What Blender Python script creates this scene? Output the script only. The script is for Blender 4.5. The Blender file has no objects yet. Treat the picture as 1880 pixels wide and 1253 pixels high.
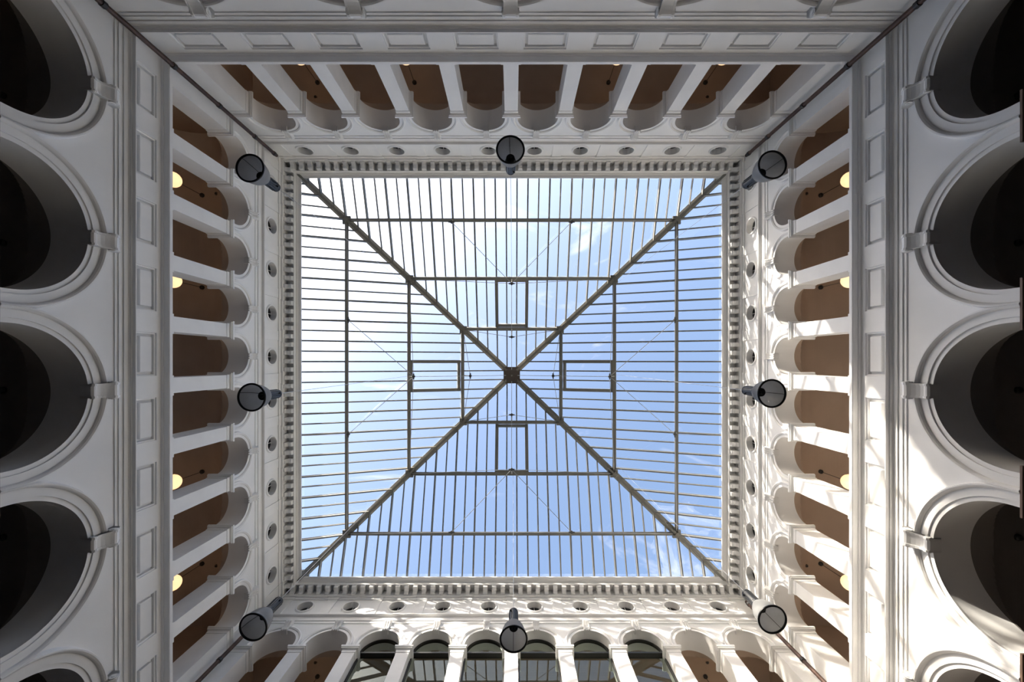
import bpy, math, random
from mathutils import Vector, Matrix

# ------------------------------------------------------------------ units
# All lengths below are in "wall units" (distance camera axis -> left wall = 1) times S metres.
S = 9.0
FPX = 725.0                       # focal length in pixels of the 1880 px wide frame
XC, YC = -0.0055, 0.069           # courtyard centre seen from the camera
HX, HY = 0.9945, 0.947            # half width / half depth of the courtyard
FLOOR = -1.55 / S
R = random.Random(7)

scene = bpy.context.scene
COL = scene.collection

# ------------------------------------------------------------------ camera
cam = bpy.data.cameras.new('camera')
cam.sensor_width = 36.0
cam.sensor_fit = 'HORIZONTAL'
cam.lens = FPX / 1880.0 * 36.0
cam.shift_x = -1.5 / 1880.0
cam.shift_y = (665.0 - 626.5) / 1880.0
cam.clip_start = 0.05
cam.clip_end = 500.0
camo = bpy.data.objects.new('camera', cam)
camo.location = (0, 0, 0)
camo.rotation_euler = (math.pi, 0, 0)          # looks straight up, photo top = -Y
COL.objects.link(camo)
scene.camera = camo

# ------------------------------------------------------------------ sky, sun, exposure
SUN_DIR = Vector((1.187, 1.215, -1.0)).normalized()      # travel direction of sunlight
SUN_EL = math.asin(-SUN_DIR.z)
SKY_STRENGTH = 0.115
SUN_STRENGTH = 3.1
EXPOSURE = 2.3

world = bpy.data.worlds.new('world')
scene.world = world
world.use_nodes = True
wn = world.node_tree
wn.nodes.clear()
w_out = wn.nodes.new('ShaderNodeOutputWorld')
w_bg = wn.nodes.new('ShaderNodeBackground')
sky = wn.nodes.new('ShaderNodeTexSky')
sky.sky_type = 'NISHITA'
sky.sun_disc = False
sky.sun_elevation = SUN_EL
sky.sun_rotation = math.atan2(-SUN_DIR.x, -SUN_DIR.y)
sky.air_density = 1.0
sky.dust_density = 4.0
sky.ozone_density = 1.0
tc = wn.nodes.new('ShaderNodeTexCoord')
mp = wn.nodes.new('ShaderNodeMapping')
mp.inputs['Scale'].default_value = (1.3, 3.4, 1.0)
mp.inputs['Rotation'].default_value = (0.0, 0.0, 0.7)
cn = wn.nodes.new('ShaderNodeTexNoise')
cn.inputs['Scale'].default_value = 2.3
cn.inputs['Detail'].default_value = 7.0
cn.inputs['Roughness'].default_value = 0.62
cn.inputs['Distortion'].default_value = 0.9
cr = wn.nodes.new('ShaderNodeMapRange')
cr.inputs['From Min'].default_value = 0.58
cr.inputs['From Max'].default_value = 0.86
cr.inputs['To Min'].default_value = 0.0
cr.inputs['To Max'].default_value = 0.55
mixc = wn.nodes.new('ShaderNodeMix')
mixc.data_type = 'RGBA'
mixc.blend_type = 'MIX'
bright = wn.nodes.new('ShaderNodeMix')       # cloud = sky desaturated and brighter
bright.data_type = 'RGBA'
bright.blend_type = 'ADD'
bright.inputs[0].default_value = 1.0
bright.inputs[7].default_value = (3.6, 3.0, 2.2, 1.0)
wn.links.new(tc.outputs['Generated'], mp.inputs['Vector'])
wn.links.new(mp.outputs['Vector'], cn.inputs['Vector'])
wn.links.new(cn.outputs['Fac'], cr.inputs['Value'])
wn.links.new(cr.outputs['Result'], mixc.inputs[0])
wn.links.new(sky.outputs['Color'], mixc.inputs[6])
wn.links.new(sky.outputs['Color'], bright.inputs[6])
wn.links.new(bright.outputs[2], mixc.inputs[7])
wn.links.new(mixc.outputs[2], w_bg.inputs['Color'])
w_bg.inputs['Strength'].default_value = SKY_STRENGTH
wn.links.new(w_bg.outputs['Background'], w_out.inputs['Surface'])

sun = bpy.data.lights.new('sun', 'SUN')
sun.energy = SUN_STRENGTH
sun.angle = math.radians(0.8)
sun.color = (1.0, 0.91, 0.79)
suno = bpy.data.objects.new('sun', sun)
suno.rotation_euler = SUN_DIR.to_track_quat('-Z', 'Y').to_euler()
suno.location = (-20, -20, 30)
COL.objects.link(suno)

vs = scene.view_settings
vs.view_transform = 'Standard'
vs.look = 'None'
vs.gamma = 1.0
vs.exposure = EXPOSURE
vs.use_curve_mapping = False

# ------------------------------------------------------------------ materials
def new_mat(name):
    m = bpy.data.materials.new(name)
    m.use_nodes = True
    nt = m.node_tree
    b = nt.nodes['Principled BSDF']
    return m, nt, b

def paint(name, col, rough=0.6, var=0.05, scale=2.0, bump=0.0, bscale=60.0, metal=0.0):
    """painted / plastered surface: colour with slight procedural mottling and fine relief"""
    m, nt, b = new_mat(name)
    co = nt.nodes.new('ShaderNodeTexCoord')
    n = nt.nodes.new('ShaderNodeTexNoise')
    n.inputs['Scale'].default_value = scale
    n.inputs['Detail'].default_value = 5.0
    nt.links.new(co.outputs['Object'], n.inputs['Vector'])
    ramp = nt.nodes.new('ShaderNodeValToRGB')
    lo = [max(0.0, c * (1 - var)) for c in col]
    hi = [min(1.0, c * (1 + var)) for c in col]
    ramp.color_ramp.elements[0].position = 0.3
    ramp.color_ramp.elements[0].color = (*lo, 1)
    ramp.color_ramp.elements[1].position = 0.7
    ramp.color_ramp.elements[1].color = (*hi, 1)
    nt.links.new(n.outputs['Fac'], ramp.inputs['Fac'])
    nt.links.new(ramp.outputs['Color'], b.inputs['Base Color'])
    b.inputs['Roughness'].default_value = rough
    b.inputs['Metallic'].default_value = metal
    if bump > 0:
        n2 = nt.nodes.new('ShaderNodeTexNoise')
        n2.inputs['Scale'].default_value = bscale
        n2.inputs['Detail'].default_value = 4.0
        nt.links.new(co.outputs['Object'], n2.inputs['Vector'])
        bp = nt.nodes.new('ShaderNodeBump')
        bp.inputs['Strength'].default_value = bump
        bp.inputs['Distance'].default_value = 0.01
        nt.links.new(n2.outputs['Fac'], bp.inputs['Height'])
        nt.links.new(bp.outputs['Normal'], b.inputs['Normal'])
    return m

def glass(name, tint, f0=0.04, rough=0.0, gcol=(1.0, 1.0, 1.0)):
    """thin pane: straight transmission plus Fresnel reflection"""
    m = bpy.data.materials.new(name)
    m.use_nodes = True
    nt = m.node_tree
    nt.nodes.clear()
    o = nt.nodes.new('ShaderNodeOutputMaterial')
    t = nt.nodes.new('ShaderNodeBsdfTransparent')
    t.inputs['Color'].default_value = (*tint, 1)
    g = nt.nodes.new('ShaderNodeBsdfGlossy')
    g.inputs['Roughness'].default_value = rough
    g.inputs['Color'].default_value = (*gcol, 1)
    lw = nt.nodes.new('ShaderNodeLayerWeight')          # Schlick reflectance, same from both sides of the thin pane
    lw.inputs['Blend'].default_value = 0.5
    pw = nt.nodes.new('ShaderNodeMath')
    pw.operation = 'POWER'
    pw.inputs[1].default_value = 5.0
    f = nt.nodes.new('ShaderNodeMath')
    f.operation = 'MULTIPLY_ADD'
    f.inputs[1].default_value = 1.0 - f0
    f.inputs[2].default_value = f0
    nt.links.new(lw.outputs['Facing'], pw.inputs[0])
    nt.links.new(pw.outputs[0], f.inputs[0])
    mx = nt.nodes.new('ShaderNodeMixShader')
    nt.links.new(f.outputs[0], mx.inputs[0])
    nt.links.new(t.outputs[0], mx.inputs[1])
    nt.links.new(g.outputs[0], mx.inputs[2])
    nt.links.new(mx.outputs[0], o.inputs['Surface'])
    return m

def emitter(name, col, strength):
    m, nt, b = new_mat(name)
    b.inputs['Base Color'].default_value = (0.9, 0.88, 0.82, 1)
    b.inputs['Emission Color'].default_value = (*col, 1)
    b.inputs['Emission Strength'].default_value = strength
    return m

M_WALL = paint('white_stucco', (0.82, 0.812, 0.80), 0.65, 0.025, 1.2, 0.10, 40)
M_TRIM = paint('white_trim_paint', (0.82, 0.81, 0.795), 0.55, 0.03, 2.5, 0.05, 50)
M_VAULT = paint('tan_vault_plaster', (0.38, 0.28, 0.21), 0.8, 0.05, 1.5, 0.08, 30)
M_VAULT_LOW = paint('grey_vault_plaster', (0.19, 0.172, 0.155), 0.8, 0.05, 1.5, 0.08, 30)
M_FLOOR = paint('low_bounce_dark_floor', (0.09, 0.085, 0.08), 0.45, 0.12, 0.8, 0.05, 20)  # unseen floor, darkened so less light bounces up onto the soffits
M_STEEL = paint('olive_grey_steel_paint', (0.235, 0.23, 0.205), 0.42, 0.05, 6.0)
M_STEEL_L = paint('light_steel_paint', (0.32, 0.31, 0.28), 0.38, 0.05, 6.0)
M_SEAT = paint('pale_aluminium_seat', (0.50, 0.49, 0.45), 0.4, 0.04, 6.0)
M_ROD = paint('stainless_rod', (0.45, 0.45, 0.45), 0.35, 0.03, 8.0, metal=0.7)
M_NODE = paint('dark_cast_fitting', (0.10, 0.10, 0.095), 0.45, 0.1, 9.0, metal=0.3)
M_HUB = paint('bronze_hub_plate', (0.13, 0.11, 0.095), 0.5, 0.1, 9.0, metal=0.2)
M_PIPE = paint('brown_copper_pipe', (0.06, 0.03, 0.02), 0.38, 0.35, 5.0, metal=0.35)
M_PIPE_D = paint('blackened_bracket', (0.02, 0.017, 0.015), 0.5, 0.2, 8.0)
M_BROWN = paint('brown_impost_board', (0.17, 0.105, 0.07), 0.55, 0.1, 3.0)
M_PIER = paint('low_bounce_brown_pier', (0.13, 0.10, 0.08), 0.6, 0.15, 2.0, 0.1, 25)  # out of view; brown invented to limit light thrown upward
M_BLACK = paint('black_lamp_enamel', (0.012, 0.012, 0.013), 0.35, 0.1, 8.0)
M_HOUS = paint('charcoal_lamp_housing', (0.030, 0.031, 0.033), 0.38, 0.1, 8.0)
M_FRAME = paint('black_window_frame', (0.018, 0.017, 0.016), 0.4, 0.1, 6.0)
M_DARKP = paint('dark_oculus_glass', (0.012, 0.012, 0.012), 0.12, 0.05, 4.0)
M_ROOFG = glass('clear_roof_glass', (0.985, 0.99, 0.985), 0.045)
M_WING = glass('window_glass', (0.62, 0.68, 0.64), 0.09, 0.0, (0.80, 0.88, 0.82))
M_GLOBE = emitter('warm_lit_opal_globe', (1.0, 0.62, 0.30), 0.28)
M_OPAL = paint('unlit_opal_glass', (0.75, 0.73, 0.69), 0.25, 0.03, 3.0)
M_PARA = paint('grey_parapet', (0.55, 0.54, 0.52), 0.7, 0.05, 2.0)

def shade_mat():
    m = bpy.data.materials.new('frosted_reflector')
    m.use_nodes = True
    nt = m.node_tree
    nt.nodes.clear()
    o = nt.nodes.new('ShaderNodeOutputMaterial')
    co = nt.nodes.new('ShaderNodeTexCoord')
    n = nt.nodes.new('ShaderNodeTexNoise')
    n.inputs['Scale'].default_value = 5.0
    nt.links.new(co.outputs['Object'], n.inputs['Vector'])
    rp = nt.nodes.new('ShaderNodeValToRGB')
    rp.color_ramp.elements[0].color = (0.60, 0.60, 0.59, 1)
    rp.color_ramp.elements[1].color = (0.74, 0.74, 0.74, 1)
    nt.links.new(n.outputs['Fac'], rp.inputs['Fac'])
    d = nt.nodes.new('ShaderNodeBsdfDiffuse')
    tl = nt.nodes.new('ShaderNodeBsdfTranslucent')
    gl = nt.nodes.new('ShaderNodeBsdfGlossy')
    gl.inputs['Roughness'].default_value = 0.25
    nt.links.new(rp.outputs['Color'], d.inputs['Color'])
    nt.links.new(rp.outputs['Color'], tl.inputs['Color'])
    m1 = nt.nodes.new('ShaderNodeMixShader')
    m1.inputs[0].default_value = 0.72
    nt.links.new(d.outputs[0], m1.inputs[1])
    nt.links.new(tl.outputs[0], m1.inputs[2])
    m2 = nt.nodes.new('ShaderNodeMixShader')
    m2.inputs[0].default_value = 0.05
    nt.links.new(m1.outputs[0], m2.inputs[1])
    nt.links.new(gl.outputs[0], m2.inputs[2])
    nt.links.new(m2.outputs[0], o.inputs['Surface'])
    return m
M_SHADE = shade_mat()

# ------------------------------------------------------------------ mesh helpers
class MB:
    """collects vertices and faces in wall units"""
    def __init__(self):
        self.v = []
        self.f = []
    def vert(self, x, y, z):
        self.v.append((x * S, y * S, z * S))
        return len(self.v) - 1
    def quad(self, a, b, c, d):
        self.f.append((self.vert(*a), self.vert(*b), self.vert(*c), self.vert(*d)))
    def poly(self, pts):
        self.f.append(tuple(self.vert(*p) for p in pts))
    def loft(self, loops, closed=True, cap0=False, cap1=False):
        idx = [[self.vert(*p) for p in lp] for lp in loops]
        n = len(loops[0])
        m = n if closed else n - 1
        for k in range(len(idx) - 1):
            A, B = idx[k], idx[k + 1]
            for i in range(m):
                j = (i + 1) % n
                self.f.append((A[i], A[j], B[j], B[i]))
        if cap0:
            self.f.append(tuple(reversed(idx[0])))
        if cap1:
            self.f.append(tuple(idx[-1]))
    def box(self, x0, x1, y0, y1, z0, z1):
        a = [(x0, y0), (x1, y0), (x1, y1), (x0, y1)]
        self.loft([[(x, y, z0) for x, y in a], [(x, y, z1) for x, y in a]], True, True, True)
    def bar(self, p0, p1, w, h, up=Vector((0, 0, 1)), off=0.0):
        """rectangular bar from p0 to p1; w across, h along up; off shifts along up"""
        p0, p1 = Vector(p0), Vector(p1)
        d = (p1 - p0).normalized()
        side = d.cross(up).normalized()
        u = side.cross(d).normalized()
        c = [(-w / 2, off - h / 2), (w / 2, off - h / 2), (w / 2, off + h / 2), (-w / 2, off + h / 2)]
        lp = [[tuple(p + side * a + u * b) for a, b in c] for p in (p0, p1)]
        self.loft(lp, True, True, True)
    def tube(self, p0, p1, r, n=8, caps=True):
        p0, p1 = Vector(p0), Vector(p1)
        d = (p1 - p0).normalized()
        a = d.orthogonal().normalized()
        b = d.cross(a)
        lp = []
        for p in (p0, p1):
            lp.append([tuple(p + (a * math.cos(t) + b * math.sin(t)) * r)
                       for t in [2 * math.pi * i / n for i in range(n)]])
        self.loft(lp, True, caps, caps)
    def lathe(self, prof, n=24, cx=0, cy=0, cap0=False, cap1=False):
        lp = [[(cx + r * math.cos(2 * math.pi * i / n), cy + r * math.sin(2 * math.pi * i / n), z)
               for i in range(n)] for r, z in prof]
        self.loft(lp, True, cap0, cap1)
    def mesh(self, name, mat, smooth=False):
        me = bpy.data.meshes.new(name)
        me.from_pydata(self.v, [], self.f)
        me.materials.append(mat)
        if smooth:
            for p in me.polygons:
                p.use_smooth = True
        me.update()
        return me

def link(name, me, parent=None, loc=(0, 0, 0), rz=0.0):
    o = bpy.data.objects.new(name, me)
    COL.objects.link(o)
    o.location = (loc[0] * S, loc[1] * S, loc[2] * S)
    o.rotation_euler = (0, 0, rz)
    if parent:
        o.parent = parent
    return o

def tag(o, label=None, cat=None, group=None, kind=None):
    if label: o['label'] = label
    if cat: o['category'] = cat
    if group: o['group'] = group
    if kind: o['kind'] = kind
    return o

def arch_z(s, r, zs):
    return zs + math.sqrt(max(0.0, r * r - s * s))

def arc(r, n):
    return [(r * math.cos(math.pi * i / n), r * math.sin(math.pi * i / n)) for i in range(n + 1)]

def arched_slab(mb, s0, s1, z0, z1, cs, r, zs, pf, pb, n=40):
    """wall with round-headed openings at cs; openings reach down to z0"""
    cs = sorted(cs)
    edges = [s0] + [e for c in cs for e in (c - r, c + r)] + [s1]
    for k in range(0, len(edges), 2):                       # piers
        a, b = edges[k], edges[k + 1]
        if b - a > 1e-5:
            for p in (pf, pb):
                mb.quad((a, p, z0), (b, p, z0), (b, p, z1), (a, p, z1))
            mb.quad((a, pf, z0), (b, pf, z0), (b, pb, z0), (a, pb, z0))
    mb.quad((s0, pf, z1), (s1, pf, z1), (s1, pb, z1), (s0, pb, z1))
    for c in cs:
        A = arc(r, n)
        for i in range(n):
            (xa, za), (xb, zb) = A[i], A[i + 1]
            for p in (pf, pb):
                mb.quad((c + xa, p, zs + za), (c + xb, p, zs + zb), (c + xb, p, z1), (c + xa, p, z1))
        for sg in (1, -1):
            if zs > z0:
                mb.quad((c + sg * r, pf, z0), (c + sg * r, pb, z0), (c + sg * r, pb, zs), (c + sg * r, pf, zs))

def intrados(mb, r, zs, pf, pb, n=40):
    A = arc(r, n)
    mb.loft([[(x, pf, zs + z) for x, z in A], [(x, pb, zs + z) for x, z in A]], closed=False)

def arch_sweep(mb, prof, zs, zb, n=40):
    """prof: list of (radius, protrusion); swept round the arch head, with straight feet to zb"""
    loops = []
    if zb < zs:
        loops.append([(r, p, zb) for r, p in prof])
    for i in range(n + 1):
        t = math.pi * i / n
        loops.append([(r * math.cos(t), p, zs + r * math.sin(t)) for r, p in prof])
    if zb < zs:
        loops.append([(-r, p, zb) for r, p in prof])
    mb.loft(loops, True, True, True)

def straight_mould(mb, prof, hl):
    """profile (p, z) run along the wall and mitred into the inner corners"""
    lp = [[(sg * (hl - p), p, z) for p, z in prof] for sg in (-1, 1)]
    mb.loft(lp, True, True, True)

def rect_loft(mb, w, pf, pb, levels, cap=True):
    lp = []
    for z, o in levels:
        lp.append([(-w / 2 - o, pf + o, z), (-w / 2 - o, pb - o, z), (w / 2 + o, pb - o, z), (w / 2 + o, pf + o, z)])
    mb.loft(lp, True, cap, cap)

# ------------------------------------------------------------------ floor
mb = MB()
mb.box(-1.6, 1.6, -1.6, 1.7, FLOOR - 0.03, FLOOR)
tag(link('floor', mb.mesh('floor', M_FLOOR)), kind='structure')

# ------------------------------------------------------------------ the four walls
BIG_ZS, BIG_CROWN = 0.780, 0.927
UP_CROWN = 1.489
T_LOW, T_UP = 0.085, 0.072
Z_GAL = 1.130                        # gallery floor
COLW = 0.0456
WALLS = [
    ('wall_far', (XC, -0.878), 0.0, HX, 0.1901, M_WALL),
    ('wall_right', (0.989, YC), math.pi / 2, HY, 0.1807, M_WALL),
    ('wall_near', (XC, 1.016), math.pi, HX, 0.1901, M_WALL),
    ('wall_left', (-1.0, YC), -math.pi / 2, HY, 0.1807, M_WALL),
]

def frieze_band(mb, hl, B, z0, z1):
    hole = (0.060, 1.0475, 1.1085)
    e = 5 * B
    for a, b in ((-hl, -e), (e, hl)):
        mb.quad((a, 0, z0), (b, 0, z0), (b, 0, z1), (a, 0, z1))
    for k in range(10):
        c = (k - 4.5) * B
        def rect(w, a, b, p):
            return [(c - w, p, a), (c + w, p, a), (c + w, p, b), (c - w, p, b)]
        w, a, b = hole
        mb.loft([rect(B / 2, z0, z1, 0.0), rect(w, a, b, 0.0), rect(w - 0.0006, a + 0.0006, b - 0.0006, -0.0035),
                 rect(w - 0.0042, a + 0.0042, b - 0.0042, -0.0040), rect(w - 0.0048, a + 0.0048, b - 0.0048, -0.0120)],
                True, False, True)

OC_R, OC_Z = 0.0303, 1.6355
def oculus_band(mb, hl, B, z0, z1):
    e = 5 * B
    for a, b in ((-hl, -e), (e, hl)):
        mb.quad((a, 0, z0), (b, 0, z0), (b, 0, z1), (a, 0, z1))
    h = B / 2
    ang = [2 * math.pi * i / 32 for i in range(32)]
    for dx, dz in ((h, z1 - OC_Z), (-h, z1 - OC_Z), (-h, z0 - OC_Z), (h, z0 - OC_Z)):
        ang.append(math.atan2(dz, dx) % (2 * math.pi))
    ang = sorted(ang)
    def border(t):
        c, s = math.cos(t), math.sin(t)
        k = 1e9
        if abs(c) > 1e-9: k = min(k, h / abs(c))
        if s > 1e-9: k = min(k, (z1 - OC_Z) / s)
        if s < -1e-9: k = min(k, (OC_Z - z0) / -s)
        return c * k, s * k
    for q in range(10):
        c = (q - 4.5) * B
        outer = [(c + border(t)[0], 0.0, OC_Z + border(t)[1]) for t in ang]
        inner = [(c + OC_R * math.cos(t), 0.0, OC_Z + OC_R * math.sin(t)) for t in ang]
        deep = [(c + OC_R * math.cos(t), -0.026, OC_Z + OC_R * math.sin(t)) for t in ang]
        mb.loft([outer, inner, deep], True)

# shared meshes -----------------------------------------------------------
def column_mesh():
    mb = MB(); rect_loft(mb, COLW, 0.0, -T_UP, [(Z_GAL, 0), (1.3925, 0)])
    return mb.mesh('column', M_TRIM)
CAP_LEVELS = [(1.3800, 0.0), (1.3802, 0.0013), (1.3822, 0.0015), (1.3912, 0.0016), (1.3918, 0.0032), (1.3930, 0.0052),
              (1.3940, 0.0074), (1.3982, 0.0076), (1.3984, 0.0096), (1.4050, 0.0098)]
def capital_mesh(w):
    mb = MB(); rect_loft(mb, w, 0.0, -T_UP, CAP_LEVELS)
    return mb.mesh('capital', M_TRIM)
def plinth_mesh(w):
    mb = MB(); rect_loft(mb, w, 0.0, -T_UP, [(Z_GAL, 0.0065), (1.1575, 0.0065), (1.1600, 0.003), (1.1605, 0.0)])
    return mb.mesh('plinth', M_TRIM)
ME_COL, ME_CAP, ME_PLI = column_mesh(), capital_mesh(COLW), plinth_mesh(COLW)

def small_key_mesh():
    mb = MB()
    prof = [(-0.010, 1.4835), (0.0070, 1.4835), (0.0092, 1.4865), (0.0092, 1.4900), (0.0078, 1.4940), (0.0100, 1.5030), (0.0140, 1.5110), (0.0180, 1.5175),
            (0.0188, 1.5215), (0.0150, 1.5280), (0.0060, 1.5380), (-0.010, 1.5400)]
    def rib(x0, x1, dp, flare):
        mb.loft([[(x0 * (1 + flare * (z - 1.4835) / 0.06), p + dp if p > 0 else p, z) for p, z in prof],
                 [(x1 * (1 + flare * (z - 1.4835) / 0.06), p + dp if p > 0 else p, z) for p, z in prof]], True, True, True)
    rib(-0.0108, 0.0108, 0.0, 0.18)
    for c in (-0.0082, 0.0, 0.0082):
        rib(c - 0.0022, c + 0.0022, 0.0024, 0.12)
    return mb.mesh('small_keystone', M_TRIM)
ME_SKEY = small_key_mesh()

def big_key_mesh():
    mb = MB()
    body = [(-0.014, 0.9240), (0.0125, 0.9240), (0.0165, 0.9275), (0.0170, 0.9320), (0.0138, 0.9372), (0.0150, 0.9440), (0.0185, 0.9510), (0.0235, 0.9580),
            (0.0288, 0.9635), (0.0302, 0.9680), (0.0265, 0.9760), (0.0150, 0.9885), (-0.014, 0.9885)]
    def ext(x0, x1, dp):
        mb.loft([[(x0 * (1 + 0.16 * (z - 0.925) / 0.06), (p + dp) if p > 0 else p, z) for p, z in body],
                 [(x1 * (1 + 0.16 * (z - 0.925) / 0.06), (p + dp) if p > 0 else p, z) for p, z in body]], True, True, True)
    ext(-0.0165, 0.0165, 0.0)
    ext(-0.0165, -0.0118, 0.0022)
    ext(0.0118, 0.0165, 0.0022)
    def scroll(p, z, r, hw):
        for sg in (-1, 1):
            mb.tube((sg * (hw - 0.0035), p, z), (sg * hw, p, z), r, 18)
            mb.tube((sg * hw, p, z), (sg * (hw + 0.0012), p, z), r * 0.45, 12)
        mb.tube((-hw + 0.002, p, z), (hw - 0.002, p, z), r * 0.86, 18)
    scroll(0.0120, 0.9305, 0.0058, 0.0180)
    scroll(0.0212, 0.9680, 0.0090, 0.0210)
    return mb.mesh('scroll_keystone', M_TRIM)
ME_BKEY = big_key_mesh()

def oculus_ring_mesh():
    mb = MB()
    prof = [(OC_R - 0.0002, -0.004), (OC_R - 0.0002, 0.0042), (OC_R + 0.0020, 0.0050), (OC_R + 0.0046, 0.0042), (OC_R + 0.0054, 0.0022),
            (OC_R + 0.0068, 0.0018), (OC_R + 0.0072, -0.002)]
    n = 36
    lp = []
    for i in range(n + 1):
        t = 2 * math.pi * i / n
        lp.append([(r * math.cos(t), p, OC_Z + r * math.sin(t)) for r, p in prof])
    mb.loft(lp, True)
    return mb.mesh('oculus_ring', M_TRIM)
ME_ORING = oculus_ring_mesh()
def disc_mesh():
    mb = MB()
    n = 32
    c = [(OC_R * math.cos(2 * math.pi * i / n), OC_Z + OC_R * math.sin(2 * math.pi * i / n)) for i in range(n)]
    mb.loft([[(x, -0.0215, z) for x, z in c], [(x, -0.026, z) for x, z in c]], True, True, True)
    return mb.mesh('oculus_pane', M_DARKP)
ME_OPANE = disc_mesh()
def mull_mesh():
    mb = MB()
    mb.box(-0.0009, 0.0009, -0.0220, -0.0190, OC_Z - OC_R, OC_Z + OC_R)
    mb.box(-OC_R, OC_R, -0.0220, -0.0193, OC_Z - 0.0009, OC_Z + 0.0009)
    return mb.mesh('mullion', M_TRIM)
ME_OMUL = mull_mesh()

def strip_mesh():
    mb = MB(); rect_loft(mb, 0.040, 0.0032, -0.002, [(1.570, 0), (1.7060, 0)])
    mb2 = MB()
    return mb.mesh('frieze_strip', M_TRIM)
ME_STRIP = strip_mesh()
def strip_cap_mesh():
    mb = MB(); rect_loft(mb, 0.040, 0.0032, -0.002, [(1.6795, 0.0), (1.6797, 0.0022), (1.6850, 0.0028), (1.6935, 0.0032), (1.6940, 0.0090), (1.7050, 0.0092)])
    return mb.mesh('strip_cap', M_TRIM)
ME_STRIPC = strip_cap_mesh()

def modillion_mesh():
    mb = MB()
    prof = [(0.009, 1.7370), (0.009, 1.7045), (0.0125, 1.7035), (0.0160, 1.7050), (0.0190, 1.7080), (0.0240, 1.7105), (0.0310, 1.7112),
            (0.0365, 1.7102), (0.0405, 1.7120), (0.0415, 1.7165), (0.0415, 1.7370)]
    w = 0.0088
    mb.loft([[(-w, p, z) for p, z in prof], [(w, p, z) for p, z in prof]], True, True, True)
    w2 = 0.0097
    pr = [(0.009, 1.7225), (0.009, 1.7185), (0.0428, 1.7185), (0.0428, 1.7225)]
    mb.loft([[(-w2, p, z) for p, z in pr], [(w2, p, z) for p, z in pr]], True, True, True)
    return mb.mesh('modillion', M_TRIM)
ME_MOD = modillion_mesh()

def field_mesh():
    mb = MB()
    a, b, w = 1.0630, 1.0975, 0.0485
    def rect(w, a, b, p): return [(-w, p, a), (w, p, a), (w, p, b), (-w, p, b)]
    mb.loft([rect(w, a, b, -0.013), rect(w, a, b, -0.0042), rect(w - 0.0012, a + 0.0012, b - 0.0012, -0.0034)], True, False, True)
    return mb.mesh('raised_field', M_TRIM)
ME_FIELD = field_mesh()

def impost_mesh():
    mb = MB(); rect_loft(mb, 0.074, 0.0, -T_LOW, [(0.640, 0.0110), (0.7560, 0.0110), (0.7562, 0.0132), (0.7600, 0.0132)])
    return mb.mesh('impost_board', M_BROWN)
ME_IMP = impost_mesh()

def vault(mb, hl, T, hw, zspring, rise, cs, r, zs, zfloor, n_u=22, n_s=26):
    """groin-vaulted gallery behind an arcade: main barrel along the wall crossed by the arch heads"""
    def main(u): return zspring + rise * math.sqrt(max(0.0, 1 - ((u - hw) / hw) ** 2))
    us = [hw * (1 - math.cos(math.pi * i / n_u)) for i in range(n_u + 1)]
    ss = [-hl - 0.02]
    for c in sorted(cs):
        for i in range(n_s + 1):
            ss.append(c - r * math.cos(math.pi * i / n_s))
    ss.append(hl + 0.02)
    def top(s, u):
        z = main(u)
        for c in cs:
            if u < hw and abs(s - c) < r:
                z = max(z, arch_z(s - c, r, zs))
        return z
    lp = [[(s, -T - u, top(s, u)) for u in us] for s in ss]
    mb.loft(lp, False)
    a, b = -hl - 0.02, hl + 0.02
    zt = zspring
    back = -T - 2 * hw
    mb.quad((a, back, zfloor), (b, back, zfloor), (b, back, zt + 0.002), (a, back, zt + 0.002))
    for e in (a, b):
        pts = [(e, -T, zfloor)] + [(e, -T - u, main(u)) for u in us] + [(e, back, zfloor)]
        mb.poly(pts)

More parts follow.
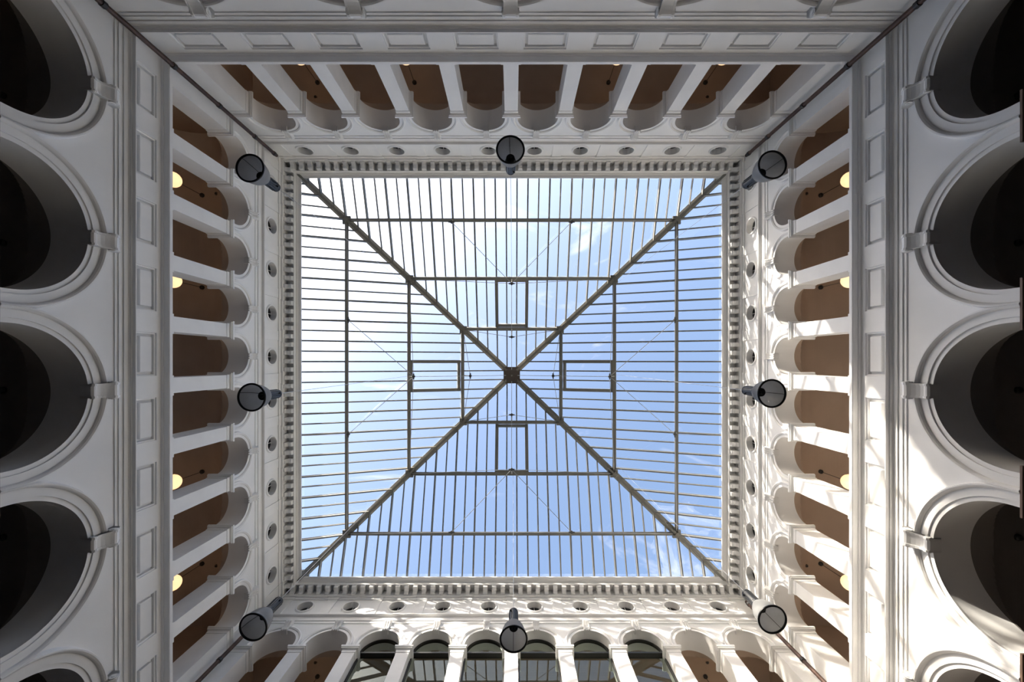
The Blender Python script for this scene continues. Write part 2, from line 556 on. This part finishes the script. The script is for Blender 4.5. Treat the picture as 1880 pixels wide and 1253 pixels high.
WALL_OBJ = {}
TRIM_N = 0
for (wname, loc, rz, hl, B, wm) in WALLS:
    r_up = (B - COLW) / 2
    zs_up = UP_CROWN - r_up
    r_big = B - 0.0337
    zs_big = BIG_CROWN - r_big
    cs_up = [(k - 4.5) * B for k in range(10)]
    cs_big = [(k - 2) * 2 * B for k in range(5)]
    # main body: lower arched wall, panelled frieze, upper arched wall, oculus frieze
    mb = MB()
    arched_slab(mb, -hl, hl, 0.645, 1.03, cs_big, r_big, zs_big, 0.0, -T_LOW, 48)
    frieze_band(mb, hl, B, 1.03, 1.1223)
    mb.quad((-hl, 0, 1.1223), (hl, 0, 1.1223), (hl, 0, Z_GAL), (-hl, 0, Z_GAL))
    mb.quad((-hl - .02, 0, Z_GAL), (hl + .02, 0, Z_GAL), (hl + .02, -0.40, Z_GAL), (-hl - .02, -0.40, Z_GAL))
    arched_slab(mb, -hl, hl, 1.4040, 1.588, cs_up, r_up, zs_up, 0.0, -T_UP, 32)
    oculus_band(mb, hl, B, 1.588, 1.70)
    mb.box(-hl, hl, -0.09, 0.0, 1.70, 1.757)
    mb.quad((-hl, -T_UP, 1.588), (hl, -T_UP, 1.588), (hl, -T_UP, 1.70), (-hl, -T_UP, 1.70))
    W = tag(link(wname, mb.mesh(wname, wm), None, (loc[0], loc[1], 0), rz), kind='structure')
    WALL_OBJ[wname] = W
    # smooth arch soffits
    mi = MB(); intrados(mi, r_big, zs_big, 0.0, -T_LOW, 48); me = mi.mesh('big_arch_soffit', wm, True)
    for c in cs_big: link('arch_soffit', me, W, (c, 0, 0))
    mi = MB(); intrados(mi, r_up, zs_up, 0.0, -T_UP, 32); me = mi.mesh('small_arch_soffit', wm, True)
    for c in cs_up: link('gallery_arch_soffit', me, W, (c, 0, 0))
    # lower piers under the imposts, unseen; dark brown added to cut bounced light
    edges = [-hl] + [e for c in cs_big for e in (c - r_big, c + r_big)] + [hl]
    for k in range(0, 12, 2):
        a, b = edges[k], edges[k + 1]
        mq = MB(); mq.box(a - (a + b) / 2, b - (a + b) / 2, -T_LOW, 0.0, FLOOR, 0.645)
        link('pier', mq.mesh('pier', M_PIER), W, ((a + b) / 2, 0, 0))
    # large archivolts, scroll keystones, imposts
    ma = MB()
    r = r_big
    arch_sweep(ma, [(r, -0.002), (r, 0.0030), (r + 0.0098, 0.0030), (r + 0.0100, 0.0062), (r + 0.0270, 0.0062), (r + 0.0275, 0.0100),
                    (r + 0.0290, 0.0125), (r + 0.0320, 0.0150), (r + 0.0350, 0.0152), (r + 0.0375, 0.0100), (r + 0.0400, -0.002)],
               zs_big, 0.76, 48)
    me = ma.mesh('archivolt', M_TRIM)
    # neighbouring archivolts merge below; keep the moulding within half a bay
    lim = B * S * 0.9985
    for v in me.vertices:
        if v.co.x > lim: v.co.x = lim
        if v.co.x < -lim: v.co.x = -lim
    for c in cs_big:
        link('archivolt', me, W, (c, 0, 0))
        link('scroll_keystone', ME_BKEY, W, (c, 0, 0))
    for k in range(6):
        link('impost_board', ME_IMP, W, ((k - 2.5) * 2 * B, 0, 0))
    # lower entablature
    ml = MB()
    straight_mould(ml, [(-0.003, 0.9895), (0.0030, 0.9895), (0.0030, 0.9967), (0.0058, 0.9967), (0.0058, 1.0071), (0.0089, 1.0071),
                        (0.0089, 1.0165), (0.0105, 1.0190), (0.0150, 1.0199), (0.0155, 1.0222), (0.0233, 1.0228), (0.0236, 1.0252), (-0.003, 1.0300)], hl)
    link('string_cornice', ml.mesh('string_cornice', M_TRIM), W)
    ml = MB()
    straight_mould(ml, [(-0.003, 1.1215), (0.0050, 1.1223), (0.0062, 1.1228), (0.0062, 1.1249), (0.0195, 1.1255), (0.0213, 1.1270), (0.0213, 1.1362), (-0.003, 1.1375)], hl)
    link('gallery_ledge', ml.mesh('gallery_ledge', M_TRIM), W)
    for c in cs_up:
        link('raised_field', ME_FIELD, W, (c, 0, 0))
    # upper arcade
    for k in range(9):
        s = (k - 4) * B
        c = link('column', ME_COL, W, (s, 0, 0))
        link('capital', ME_CAP, c)
        link('plinth', ME_PLI, c)
    cw = hl - (5 * B - COLW / 2)                       # corner piers
    mc = MB(); rect_loft(mc, cw, 0.0, -T_UP, [(Z_GAL, 0), (1.3925, 0)]); me_c = mc.mesh('corner_pier', M_TRIM)
    me_cc, me_cp = capital_mesh(cw), plinth_mesh(cw)
    for sg in (-1, 1):
        c = link('corner_pier', me_c, W, (sg * (hl - cw / 2), 0, 0))
        link('capital', me_cc, c)
        link('plinth', me_cp, c)
    ma = MB(); r = r_up
    arch_sweep(ma, [(r, -0.002), (r, 0.0035), (r + 0.0095, 0.0035), (r + 0.0105, 0.0060), (r + 0.0150, 0.0085), (r + 0.0190, 0.0070), (r + 0.0215, -0.002)],
               zs_up, 1.404, 32)
    me = ma.mesh('gallery_archivolt', M_TRIM)
    for c in cs_up:
        link('gallery_archivolt', me, W, (c, 0, 0))
        link('small_keystone', ME_SKEY, W, (c, 0, 0))
    # architrave above the small arches
    ml = MB()
    straight_mould(ml, [(-0.003, 1.5311), (0.0020, 1.5311), (0.0020, 1.5444), (0.0046, 1.5444), (0.0046, 1.5625), (0.0062, 1.5650), (0.0110, 1.5658),
                        (0.0141, 1.5680), (0.0141, 1.5715), (-0.003, 1.5745)], hl)
    link('architrave', ml.mesh('architrave', M_TRIM), W)
    for c in cs_up:
        g = link('oculus_ring', ME_ORING, W, (c, 0, 0))
        link('oculus_pane', ME_OPANE, g)
        link('mullion', ME_OMUL, g)
    for k in range(11):
        g = link('frieze_strip', ME_STRIP, W, ((k - 5) * B, 0, 0))
        link('strip_cap', ME_STRIPC, g)
    # crowning cornice with modillions
    ml = MB()
    straight_mould(ml, [(-0.003, 1.6821), (0.0035, 1.6821), (0.0038, 1.6925), (0.0050, 1.6939), (0.0100, 1.6945), (0.0105, 1.7365), (0.0410, 1.7365), (0.0412, 1.7228), (0.0452, 1.7225),
                        (0.0452, 1.7380), (0.0480, 1.7385), (0.0500, 1.7425), (0.0560, 1.7455), (0.0632, 1.7462), (0.0632, 1.7520), (-0.003, 1.7575)], hl)
    CN = link('cornice', ml.mesh('cornice', M_TRIM), W)
    for k in range(-25, 26):
        s = k * B / 5
        if abs(s) < hl - 0.030:
            link('modillion', ME_MOD, CN, (s, 0, 0))
    # galleries behind
    mv = MB()
    vault(mv, hl, T_UP, 0.146, 1.408, 0.142, cs_up, r_up, zs_up, Z_GAL, 44, 40)
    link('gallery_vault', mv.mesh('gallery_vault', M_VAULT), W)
    mv = MB()
    vault(mv, hl, T_LOW, 0.165, 0.80, 0.17, cs_big, r_big, zs_big, FLOOR, 60, 72)
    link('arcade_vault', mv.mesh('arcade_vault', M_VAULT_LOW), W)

# parapets standing outside the glass roof
def parapet(name, x0, x1, y0, y1, zt):
    mb = MB(); mb.box(x0, x1, y0, y1, 1.60, zt)
    mb.box(x0 - 0.006, x1 + 0.006, y0 - 0.006, y1 + 0.006, zt - 0.012, zt)
    tag(link(name, mb.mesh(name, M_PARA)), kind='structure')
parapet('wall_parapet_left', -1.105, -1.066, -1.0, 1.14, 1.9625)
parapet('wall_parapet_right', 1.055, 1.095, -1.0, 1.14, 1.9625)
parapet('wall_parapet_far', -1.105, 1.095, -0.985, -0.944, 1.919)
parapet('wall_parapet_near', -1.105, 1.095, 1.082, 1.122, 1.919)

# ------------------------------------------------------------------ glazed windows in the near gallery
WN = WALL_OBJ['wall_near']
B = 0.1901
r_up = (B - COLW) / 2
zs_up = UP_CROWN - r_up
PG = -0.034
ORD = ['leftmost', 'second', 'third', 'fourth', 'fifth', 'rightmost']
for i, k in enumerate((7, 6, 5, 4, 3, 2)):
    c = (k - 4.5) * B
    ctr = WN.matrix_basis @ Vector((c * S, 0, 0))
    ctr = (Vector((loc_ for loc_ in (XC - c, 1.016, 0.0))))
    e = link('window_%d' % (i + 1), None, None, (ctr.x, ctr.y, Z_GAL), math.pi)
    tag(e, kind='structure')
    dz = -Z_GAL
    n = 28
    fr = 0.0060
    def path(rr):
        return [(rr, dz + Z_GAL)] + [(x * rr / r_up, dz + zs_up + z * rr / r_up) for x, z in arc(r_up, n)] + [(-rr, dz + Z_GAL)]
    mf = MB()
    o, ii = path(r_up - 0.0002), path(r_up - fr)
    mf.loft([[(a[0], PG + 0.004, a[1]), (b[0], PG + 0.004, b[1]), (b[0], PG - 0.006, b[1]), (a[0], PG - 0.006, a[1])] for a, b in zip(o, ii)], True, True, True)
    link('frame', mf.mesh('window_frame', M_FRAME), e)
    mt = MB()
    mt.box(-r_up + fr, r_up - fr, PG - 0.008, PG + 0.012, dz + 1.407, dz + 1.4135)
    link('transom', mt.mesh('transom', M_FRAME), e)
    mp_ = MB()
    up = [(x * (r_up - fr) / r_up, dz + zs_up + z * (r_up - fr) / r_up) for x, z in arc(r_up, n)]
    up = [(r_up - fr, dz + 1.4135)] + up + [(-r_up + fr, dz + 1.4135)]
    mp_.poly([(x, PG - 0.001, z) for x, z in up])
    link('fanlight_pane', mp_.mesh('fanlight_pane', M_WING), e)
    ml = MB()
    ml.quad((-r_up + fr, PG - 0.001, dz + Z_GAL), (r_up - fr, PG - 0.001, dz + Z_GAL), (r_up - fr, PG - 0.001, dz + 1.407), (-r_up + fr, PG - 0.001, dz + 1.407))
    link('lower_pane', ml.mesh('lower_pane', M_WING), e)

# ------------------------------------------------------------------ pyramidal glass roof
APEX = Vector((XC, YC, 2.10))
RHX, RHY = 0.951, 0.951 * HY / HX
Z0, DZ = 1.78, 0.32
T_EAVE = -0.085
T1, T2, T3 = 0.193, 0.4705, 0.7320
roof = link('glass_roof', None, None, (XC, YC, 1.754))
tag(roof, 'pyramid-shaped glass roof on a light steel frame covering the whole courtyard', 'skylight')
OFF = Vector((XC, YC, 1.754))
FACES = ['far', 'right', 'near', 'left']
def rp(face, a, t, dn=0.0):
    """roof point: a = signed position across the face (fraction of half width at t=0), t = 0 rim .. 1 apex; dn = distance below the glass"""
    z = Z0 + DZ * t
    if face == 'far': p = Vector((XC + a * RHX, YC - RHY * (1 - t), z)); nrm = Vector((0, DZ, -RHY)).normalized()
    if face == 'near': p = Vector((XC - a * RHX, YC + RHY * (1 - t), z)); nrm = Vector((0, -DZ, -RHY)).normalized()
    if face == 'right': p = Vector((XC + RHX * (1 - t), YC + a * RHY, z)); nrm = Vector((-DZ, 0, -RHX)).normalized()
    if face == 'left': p = Vector((XC - RHX * (1 - t), YC - a * RHY, z)); nrm = Vector((DZ, 0, -RHX)).normalized()
    return p + nrm * dn - OFF
def face_up(face):
    return {'far': Vector((0, -DZ, RHY)), 'near': Vector((0, DZ, RHY)), 'right': Vector((DZ, 0, RHX)), 'left': Vector((-DZ, 0, RHX))}[face].normalized()
NB = 19.2
def a_of(i): return i / NB
for face in FACES:
    up = face_up(face)
    xs = [i + 0.5 for i in range(-19, 19)]
    for x in xs:
        a = a_of(x)
        th = 1 - abs(a)
        mb = MB()
        if int(abs(x)) % 2:                                # every second one is a deeper rafter
            mb.bar(rp(face, a, T_EAVE), rp(face, a, th), 0.0040, 0.0150, up, -0.0085)
            mb.bar(rp(face, a, T_EAVE), rp(face, a, th), 0.0068, 0.0020, up, -0.0010)
            mb.bar(rp(face, a, T_EAVE), rp(face, a, th), 0.0060, 0.0020, up, -0.0160)
            link('rafter', mb.mesh('rafter', M_STEEL), roof)
        else:
            mb.bar(rp(face, a, T_EAVE), rp(face, a, th), 0.0036, 0.0070, up, -0.0045)
            mb.bar(rp(face, a, T_EAVE), rp(face, a, th), 0.0064, 0.0018, up, -0.0010)
            link('glazing_bar', mb.mesh('glazing_bar', M_STEEL), roof)
    ed = [-NB * (1 - T_EAVE)] + xs + [NB * (1 - T_EAVE)]
    for k in range(len(ed) - 1):
        a0, a1 = a_of(ed[k]), a_of(ed[k + 1])
        t0, t1 = 1 - abs(a0), 1 - abs(a1)
        poly = [(a0, T_EAVE)] if t0 > T_EAVE + 1e-6 else []
        poly = [(a0, T_EAVE), (a1, T_EAVE)]
        if t1 > T_EAVE + 1e-6: poly.append((a1, t1))
        if a0 * a1 < 0: poly.append((0.0, 1.0))
        if t0 > T_EAVE + 1e-6: poly.append((a0, t0))
        mb = MB()
        lo = [tuple(rp(face, a, t, -0.0002)) for a, t in poly]
        hi = [tuple(rp(face, a, t, -0.0012)) for a, t in poly]
        mb.loft([lo, hi], True, True, True)
        link('glass_pane', mb.mesh('glass_pane', M_ROOFG), roof)
    # purlins
    for t, w, h in ((T1, 0.0155, 0.0130), (T2, 0.0165, 0.0150), (T3, 0.0155, 0.0150)):
        mb = MB()
        mb.bar(rp(face, -(1 - t) + 0.004, t, 0.0), rp(face, (1 - t) - 0.004, t, 0.0), w, h, up, -0.0190)
        mb.bar(rp(face, -(1 - t) + 0.004, t, 0.0), rp(face, (1 - t) - 0.004, t, 0.0), w * 0.55, 0.006, up, -0.0105)
        link('purlin', mb.mesh('purlin', M_STEEL), roof)
    # opening vent between the two upper purlins
    for sg in (-1, 1):
        mb = MB()
        mb.bar(rp(face, sg * a_of(1.5), T2 + 0.006), rp(face, sg * a_of(1.5), T3 - 0.010), 0.0155, 0.016, up, -0.0120)
        link('vent_stile', mb.mesh('vent_stile', M_STEEL), roof)
    for tt, ww in ((T3 - 0.018, 0.0140), (T2 + 0.013, 0.0090)):
        mb = MB()
        mb.bar(rp(face, -a_of(1.6), tt), rp(face, a_of(1.6), tt), ww, 0.016, up, -0.0120)
        link('vent_rail', mb.mesh('vent_rail', M_STEEL), roof)

def to_in(face):
    return {'far': Vector((0, 1, 0)), 'near': Vector((0, -1, 0)), 'right': Vector((-1, 0, 0)), 'left': Vector((1, 0, 0))}[face]
# hips
for sx, sy in ((-1, -1), (1, -1), (1, 1), (-1, 1)):
    def hp(t, dn=0.0):
        return Vector((XC + sx * RHX * (1 - t), YC + sy * RHY * (1 - t), Z0 + DZ * t - dn)) - OFF
    mb = MB()
    up = Vector((0, 0, 1))
    mb.bar(hp(T_EAVE), hp(0.972), 0.0105, 0.0045, up, -0.0390)      # bottom flange
    mb.bar(hp(T_EAVE), hp(0.972), 0.0060, 0.0360, up, -0.0200)      # web
    hb = link('hip_beam', mb.mesh('hip_beam', M_STEEL), roof)
    mb = MB()
    mb.bar(hp(T_EAVE), hp(0.972), 0.0310, 0.0050, up, -0.0040)      # glazing seat
    mb.bar(hp(T_EAVE), hp(0.972), 0.0180, 0.0050, up, 0.0010)       # outer cap
    link('glazing_seat', mb.mesh('glazing_seat', M_SEAT), hb)
    for t in (T1, T2, T3):
        mb = MB()
        mb.bar(hp(t - 0.020, 0.040), hp(t + 0.016, 0.040), 0.016, 0.012, up)
        c = hp(t, 0.032)
        mb.bar(c, c + Vector((-sx * 0.030, 0, 0)), 0.012, 0.010, up)
        mb.bar(c, c + Vector((0, -sy * 0.030, 0)), 0.012, 0.010, up)
        mb.tube(c + Vector((0, 0, -0.014)), c + Vector((0, 0, -0.004)), 0.006, 10)
        link('hip_bracket', mb.mesh('hip_bracket', M_STEEL), roof)
# eave gutter beam on the wall head
for face in FACES:
    mb = MB()
    mb.bar(rp(face, -(1 - T_EAVE), T_EAVE), rp(face, (1 - T_EAVE), T_EAVE), 0.020, 0.018, face_up(face), -0.004)
    link('eave_beam', mb.mesh('eave_beam', M_STEEL), roof)
# hub
mb = MB()
hz = 2.0 - OFF.z
mb.box(-0.0275, 0.0275, -0.0275, 0.0275, hz, hz + 0.014)
mb.tube((0, 0, hz + 0.01), (0, 0, hz + 0.075), 0.020, 16)
mb.box(-0.043, 0.043, -0.043, 0.043, hz + 0.060, hz + 0.080)
hub = link('apex_hub', mb.mesh('apex_hub', M_HUB), roof)
mb = MB(); mb.tube((0, 0, hz - 0.004), (0, 0, hz + 0.002), 0.0042, 14)
link('hub_bolt', mb.mesh('hub_bolt', M_STEEL_L), hub)

# under-slung tie rods
RODR = 0.0013
def rod(p, q, r=RODR):
    mb = MB(); mb.tube(p, q, r, 6)
    link('tie_rod', mb.mesh('tie_rod', M_ROD), roof)
def node(p, d):
    mb = MB()
    d = Vector(d).normalized()
    mb.tube(p - d * 0.014, p + d * 0.014, 0.0036, 8)
    mb.tube(p + Vector((0, 0, -0.003)), p + Vector((0, 0, 0.006)), 0.0068, 12)
    mb.tube(p + Vector((0, 0, -0.006)), p + Vector((0, 0, -0.002)), 0.0035, 10)
    link('rod_node', mb.mesh('rod_node', M_NODE), roof)
def strut(p, q):
    mb = MB(); mb.tube(p, q, 0.0030, 8)
    link('rod_strut', mb.mesh('rod_strut', M_STEEL_L), roof)
MID2 = {}
for face in FACES:
    inn = to_in(face)
    along = Vector((-inn.y, inn.x, 0))
    dn = Vector((0, 0, -1))
    A = rp(face, -a_of(5.5), T1) + inn * 0.026 + dn * 0.050
    Bn = rp(face, a_of(5.5), T1) + inn * 0.026 + dn * 0.050
    M2 = rp(face, 0, T2) + inn * 0.039 + dn * 0.060
    M3 = rp(face, 0, T3) + inn * 0.050 + dn * 0.060
    MID2[face] = rp(face, 0, T2) + dn * 0.03 + OFF
    c1a, c1b = rp(face, -(1 - T1), T1, 0.03), rp(face, 1 - T1, T1, 0.03)
    c2a, c2b = rp(face, -(1 - T2), T2, 0.03), rp(face, 1 - T2, T2, 0.03)
    c3a, c3b = rp(face, -(1 - T3), T3, 0.03), rp(face, 1 - T3, T3, 0.03)
    for p, q in ((c1a, A), (A, Bn), (Bn, c1b), (A, M2), (Bn, M2), (c2a, M2), (M2, c2b), (c3a, M3), (M3, c3b), (M2, M3)):
        rod(p, q)
    rod(M3, Vector((inn.x * -0.03, inn.y * -0.03, hz + 0.03)))
    rod(A, rp(face, -a_of(5.5), T_EAVE, 0.02), 0.0007)
    rod(Bn, rp(face, a_of(5.5), T_EAVE, 0.02), 0.0007)
    for p in (A, Bn, M2, M3):
        node(p, along)
    strut(rp(face, -a_of(5.5), T1, 0.022), A)
    strut(rp(face, a_of(5.5), T1, 0.022), Bn)
    strut(rp(face, 0, T2, 0.022), M2)
    strut(rp(face, 0, T3, 0.022), M3)

# ------------------------------------------------------------------ downpipes in the corners
def downpipe(cx, cy, ztop, label, sx, sy):
    e = link('downpipe', None, None, (cx, cy, FLOOR))
    tag(e, label, 'drainpipe', 'corner downpipes')
    mb = MB(); r = 0.0066
    mb.tube((0, 0, 0), (0, 0, ztop - FLOOR), r, 14)
    zt = ztop - FLOOR
    prev = Vector((0, 0, zt))
    for k in range(1, 5):
        t = k * math.pi / 8
        p = Vector((sx * 0.013 * (1 - math.cos(t)), sy * 0.013 * (1 - math.cos(t)), zt + 0.016 * math.sin(t)))
        mb.tube(prev, p, r, 14)
        prev = p
    link('pipe', mb.mesh('downpipe_pipe', M_PIPE, False), e)
    for z in (0.30, 0.62, 0.93, 1.125, 1.30, 1.48, 1.60):
        if z < ztop - 0.01:
            mb = MB()
            zz = z - FLOOR
            mb.tube((0, 0, zz), (0, 0, zz + 0.010), r * 1.28, 14)
            mb.bar((0, 0, zz + 0.005), (sx * 0.020, sy * 0.020, zz + 0.005), 0.004, 0.006)
            link('pipe_bracket', mb.mesh('pipe_bracket', M_PIPE_D), e)
PO = 0.030
downpipe(-1 + PO, -0.878 + PO, 1.615, 'brown downpipe in the corner at the upper left of the photo', -1, -1)
downpipe(0.989 - PO, -0.878 + PO, 1.615, 'brown downpipe in the corner at the upper right of the photo', 1, -1)
downpipe(0.989 - PO, 1.016 - PO, 1.615, 'copper brown downpipe in the sunlit lower right corner', 1, 1)
downpipe(-1 + PO, 1.016 - PO, 1.615, 'copper brown downpipe in the shaded lower left corner', -1, 1)

# ------------------------------------------------------------------ eight hanging bell floodlights
def lamp_proto():
    ms = MB()
    RB = 0.0262
    out = [(RB, 0.0), (0.0258, 0.006), (0.0242, 0.016), (0.0212, 0.027), (0.0172, 0.036), (0.0125, 0.043), (0.0100, 0.0465)]
    inn = [(r - 0.0008, z) for r, z in reversed(out)]
    ms.lathe(out + inn, 40)
    me_shade = ms.mesh('reflector', M_SHADE, True)
    mr = MB()
    n, k = 40, 8
    lp = []
    for i in range(n + 1):
        t = 2 * math.pi * i / n
        lp.append([((RB + 0.0019 * math.cos(q)) * math.cos(t), (RB + 0.0019 * math.cos(q)) * math.sin(t), 0.0021 * math.sin(q))
                   for q in [2 * math.pi * j / k for j in range(k)]])
    mr.loft(lp, True)
    me_rim = mr.mesh('rim', M_BLACK, True)
    mh = MB()
    mh.lathe([(0.0108, 0.0440), (0.0108, 0.0500), (0.0088, 0.0505), (0.0088, 0.0820), (0.0094, 0.0825), (0.0094, 0.0850), (0.0050, 0.0870)], 20, 0, 0, True, True)
    for i in range(10):
        t = 2 * math.pi * i / 10
        c, s_ = math.cos(t), math.sin(t)
        mh.bar((c * 0.0092, s_ * 0.0092, 0.0515), (c * 0.0092, s_ * 0.0092, 0.0815), 0.0012, 0.0022, Vector((c, s_, 0)))
    me_h = mh.mesh('housing', M_HOUS)
    mk = MB()
    mk.tube((0, 0, 0.0325), (0, 0, 0.0470), 0.0088, 18)
    mk.tube((0, 0, 0.0260), (0, 0, 0.0330), 0.0040, 12)
    me_k = mk.mesh('socket', M_BLACK)
    me_seam = []
    for t in (0.6, 0.6 + math.pi):
        me_s = MB()
        for (r0, z0), (r1, z1) in zip(out[:-1], out[1:]):
            me_s.bar(((r0 - 0.0010) * math.cos(t), (r0 - 0.0010) * math.sin(t), z0), ((r1 - 0.0010) * math.cos(t), (r1 - 0.0010) * math.sin(t), z1), 0.0009, 0.0008)
        me_seam.append(me_s.mesh('seam', M_HOUS))
    me_clip = []
    for a_, b_ in (((0.0080, 0, 0.0700), (0.0135, 0, 0.0720)), ((-0.0080, 0, 0.0740), (-0.0130, 0, 0.0760))):
        mo = MB()
        mo.tube(a_, b_, 0.0016, 8)
        me_clip.append(mo.mesh('clip', M_BLACK))
    mo = MB()
    mo.tube((0, 0, 0.0865), (0, 0, 0.0925), 0.0022, 8)
    me_hook = mo.mesh('hanging_eye', M_BLACK)
    return me_shade, me_rim, me_h, me_k, me_seam, me_hook, me_clip
LM = lamp_proto()
def hang_lamp(px, py, zr, label, rot):
    x, y = (px - 941.5) * zr / FPX, (py - 665.0) * zr / FPX
    e = link('pendant_floodlight', None, None, (x, y, zr), rot)
    tag(e, label, 'lamp', 'bell floodlights hanging from the roof')
    sh = link('reflector', LM[0], e)
    link('rim', LM[1], sh); [link('seam', q, sh) for q in LM[4]]; link('socket', LM[3], e)
    hs = link('housing', LM[2], e); link('hanging_eye', LM[5], hs); [link('clip', q, hs) for q in LM[6]]
    tx, ty = abs(x - XC) / RHX, abs(y - YC) / RHY
    t = 1 - max(tx, ty)
    zt = Z0 + DZ * t - 0.016
    mb = MB(); mb.tube((0, 0, 0.0915), (0, 0, zt - zr), 0.00055, 6)
    link('suspension_cable', mb.mesh('suspension_cable', M_ROD), e)
LAMPS = [
    (459, 309, 'bell floodlight hanging at the upper left corner of the glass roof', 0.3),
    (937, 275, 'bell floodlight hanging at the middle of the upper edge of the glass roof', 0.9),
    (1418, 303, 'bell floodlight hanging at the upper right corner of the glass roof', 2.0),
    (1417, 723, 'bell floodlight hanging at the middle of the right edge of the glass roof', 2.6),
    (1418, 1138, 'sunlit bell floodlight hanging at the lower right corner of the glass roof', 0.2),
    (943, 1174, 'bell floodlight hanging in front of the black-framed gallery windows', 1.0),
    (465, 1152, 'bell floodlight hanging at the lower left corner of the glass roof', 2.4),
    (462, 730, 'bell floodlight hanging at the middle of the left edge of the glass roof', 2.9),
]
for px, py, lb, rot in LAMPS:
    # each hangs from the second purlin ring
    if abs(px - 941.5) > 200:
        zr = abs((XC + math.copysign(RHX * (1 - T2), px - 941.5)) / (px - 941.5)) * FPX
    else:
        zr = abs((YC + math.copysign(RHY * (1 - T2), py - 665.0)) / (py - 665.0)) * FPX
    hang_lamp(px, py, zr, lb, rot)

# ------------------------------------------------------------------ opal globe pendants in the galleries
def globe_meshes(length, r, gm):
    mc = MB(); mc.lathe([(0.0085, 0.0), (0.0085, -0.006), (0.0060, -0.009), (0.0012, -0.010)], 18, 0, 0, True, True)
    mr = MB(); mr.tube((0, 0, -0.006), (0, 0, -length + r), 0.0010, 6)
    mg = MB()
    prof = [(r * math.sin(math.pi * k / 12), -length + r * math.cos(math.pi * k / 12)) for k in range(13)]
    prof[0] = (0.0004, prof[0][1]); prof[-1] = (0.0004, prof[-1][1])
    mg.lathe(prof, 24, 0, 0, True, True)
    mk = MB(); mk.lathe([(0.0060, -length + r + 0.006), (0.0060, -length + r - 0.003)], 12, 0, 0, True, True)
    return mc.mesh('ceiling_rose', M_BLACK), mr.mesh('stem', M_BLACK), mg.mesh('globe', gm, True), mk.mesh('globe_holder', M_BLACK)
GU = globe_meshes(0.137, 0.027, M_GLOBE)
def pendant(x, y, z, ms, label, group):
    e = link('globe_pendant', None, None, (x, y, z))
    tag(e, label, 'lamp', group)
    link('ceiling_rose', ms[0], e); link('stem', ms[1], e)
    g = link('globe', ms[2], e); link('globe_holder', ms[3], g)
dist = T_UP + 0.146
WORDS = {-4: 'first', -2: 'second', 2: 'third', 4: 'fourth'}
for k in (-4, -2, 2, 4):
    pendant(-1 - dist, YC + k * 0.1807, 1.551, GU, 'lit globe pendant in the left upper gallery, %s from the top of the photo' % WORDS[k], 'globe pendants in the upper galleries')
    pendant(0.989 + dist, YC + k * 0.1807, 1.551, GU, 'lit globe pendant in the right upper gallery, %s from the top of the photo' % WORDS[k], 'globe pendants in the upper galleries')
    pendant(XC + k * 0.1901, -0.878 - dist, 1.551, GU, 'globe pendant in the gallery along the top of the photo, %s from the left' % WORDS[k], 'globe pendants in the upper galleries')
for k, w in ((-4, 'left'), (4, 'right')):
    pendant(XC + k * 0.1901, 1.016 + dist, 1.551, GU, 'globe pendant in the gallery along the bottom of the photo, %s of the windows' % w, 'globe pendants in the upper galleries')
GL = globe_meshes(0.20, 0.027, M_OPAL)
dl = T_LOW + 0.165
NUM = ['first', 'second', 'third', 'fourth', 'fifth']
for k in range(5):
    pendant(-1 - dl, YC + (k - 2) * 0.3614, 0.971, GL, 'black stemmed pendant inside the %s large arch from the top on the left wall' % NUM[k], 'pendants in the lower galleries')
    pendant(0.989 + dl, YC + (k - 2) * 0.3614, 0.971, GL, 'black stemmed pendant inside the %s large arch from the top on the right wall' % NUM[k], 'pendants in the lower galleries')

# ------------------------------------------------------------------ smoke detectors on the gallery vaults
M_DET = paint('bronze_detector_shell', (0.085, 0.055, 0.04), 0.5, 0.1, 8.0)
md = MB(); md.lathe([(0.0062, 0.004), (0.0062, -0.0022), (0.0050, -0.0034)], 16, 0, 0, True, True)
ME_DB = md.mesh('detector_base', M_DET)
md = MB(); md.lathe([(0.0036, -0.0030), (0.0034, -0.0058), (0.0018, -0.0070)], 14, 0, 0, True, True)
ME_DS = md.mesh('detector_sensor', M_BLACK)
du, zd = T_UP + 0.079, 1.5335
for x, y, w in ((-1 - du, YC - 4 * 0.1807, 'left upper gallery near the top of the photo'), (-1 - du, YC + 4 * 0.1807, 'left upper gallery near the bottom of the photo'),
                (0.989 + du, YC - 4 * 0.1807, 'right upper gallery near the top of the photo'), (0.989 + du, YC + 4 * 0.1807, 'right upper gallery near the bottom of the photo'),
                (XC - 4 * 0.1901, -0.878 - du, 'gallery along the photo top, left end'), (XC + 4 * 0.1901, -0.878 - du, 'gallery along the photo top, right end'),
                (XC - 4 * 0.1901, 1.016 + du, 'gallery along the photo bottom, left end'), (XC + 4 * 0.1901, 1.016 + du, 'gallery along the photo bottom, right end')):
    e = link('smoke_detector', None, None, (x, y, zd))
    tag(e, 'small dark ceiling detector in the ' + w, 'detector', 'detectors on the gallery vaults')
    link('detector_base', ME_DB, e); link('detector_sensor', ME_DS, e)
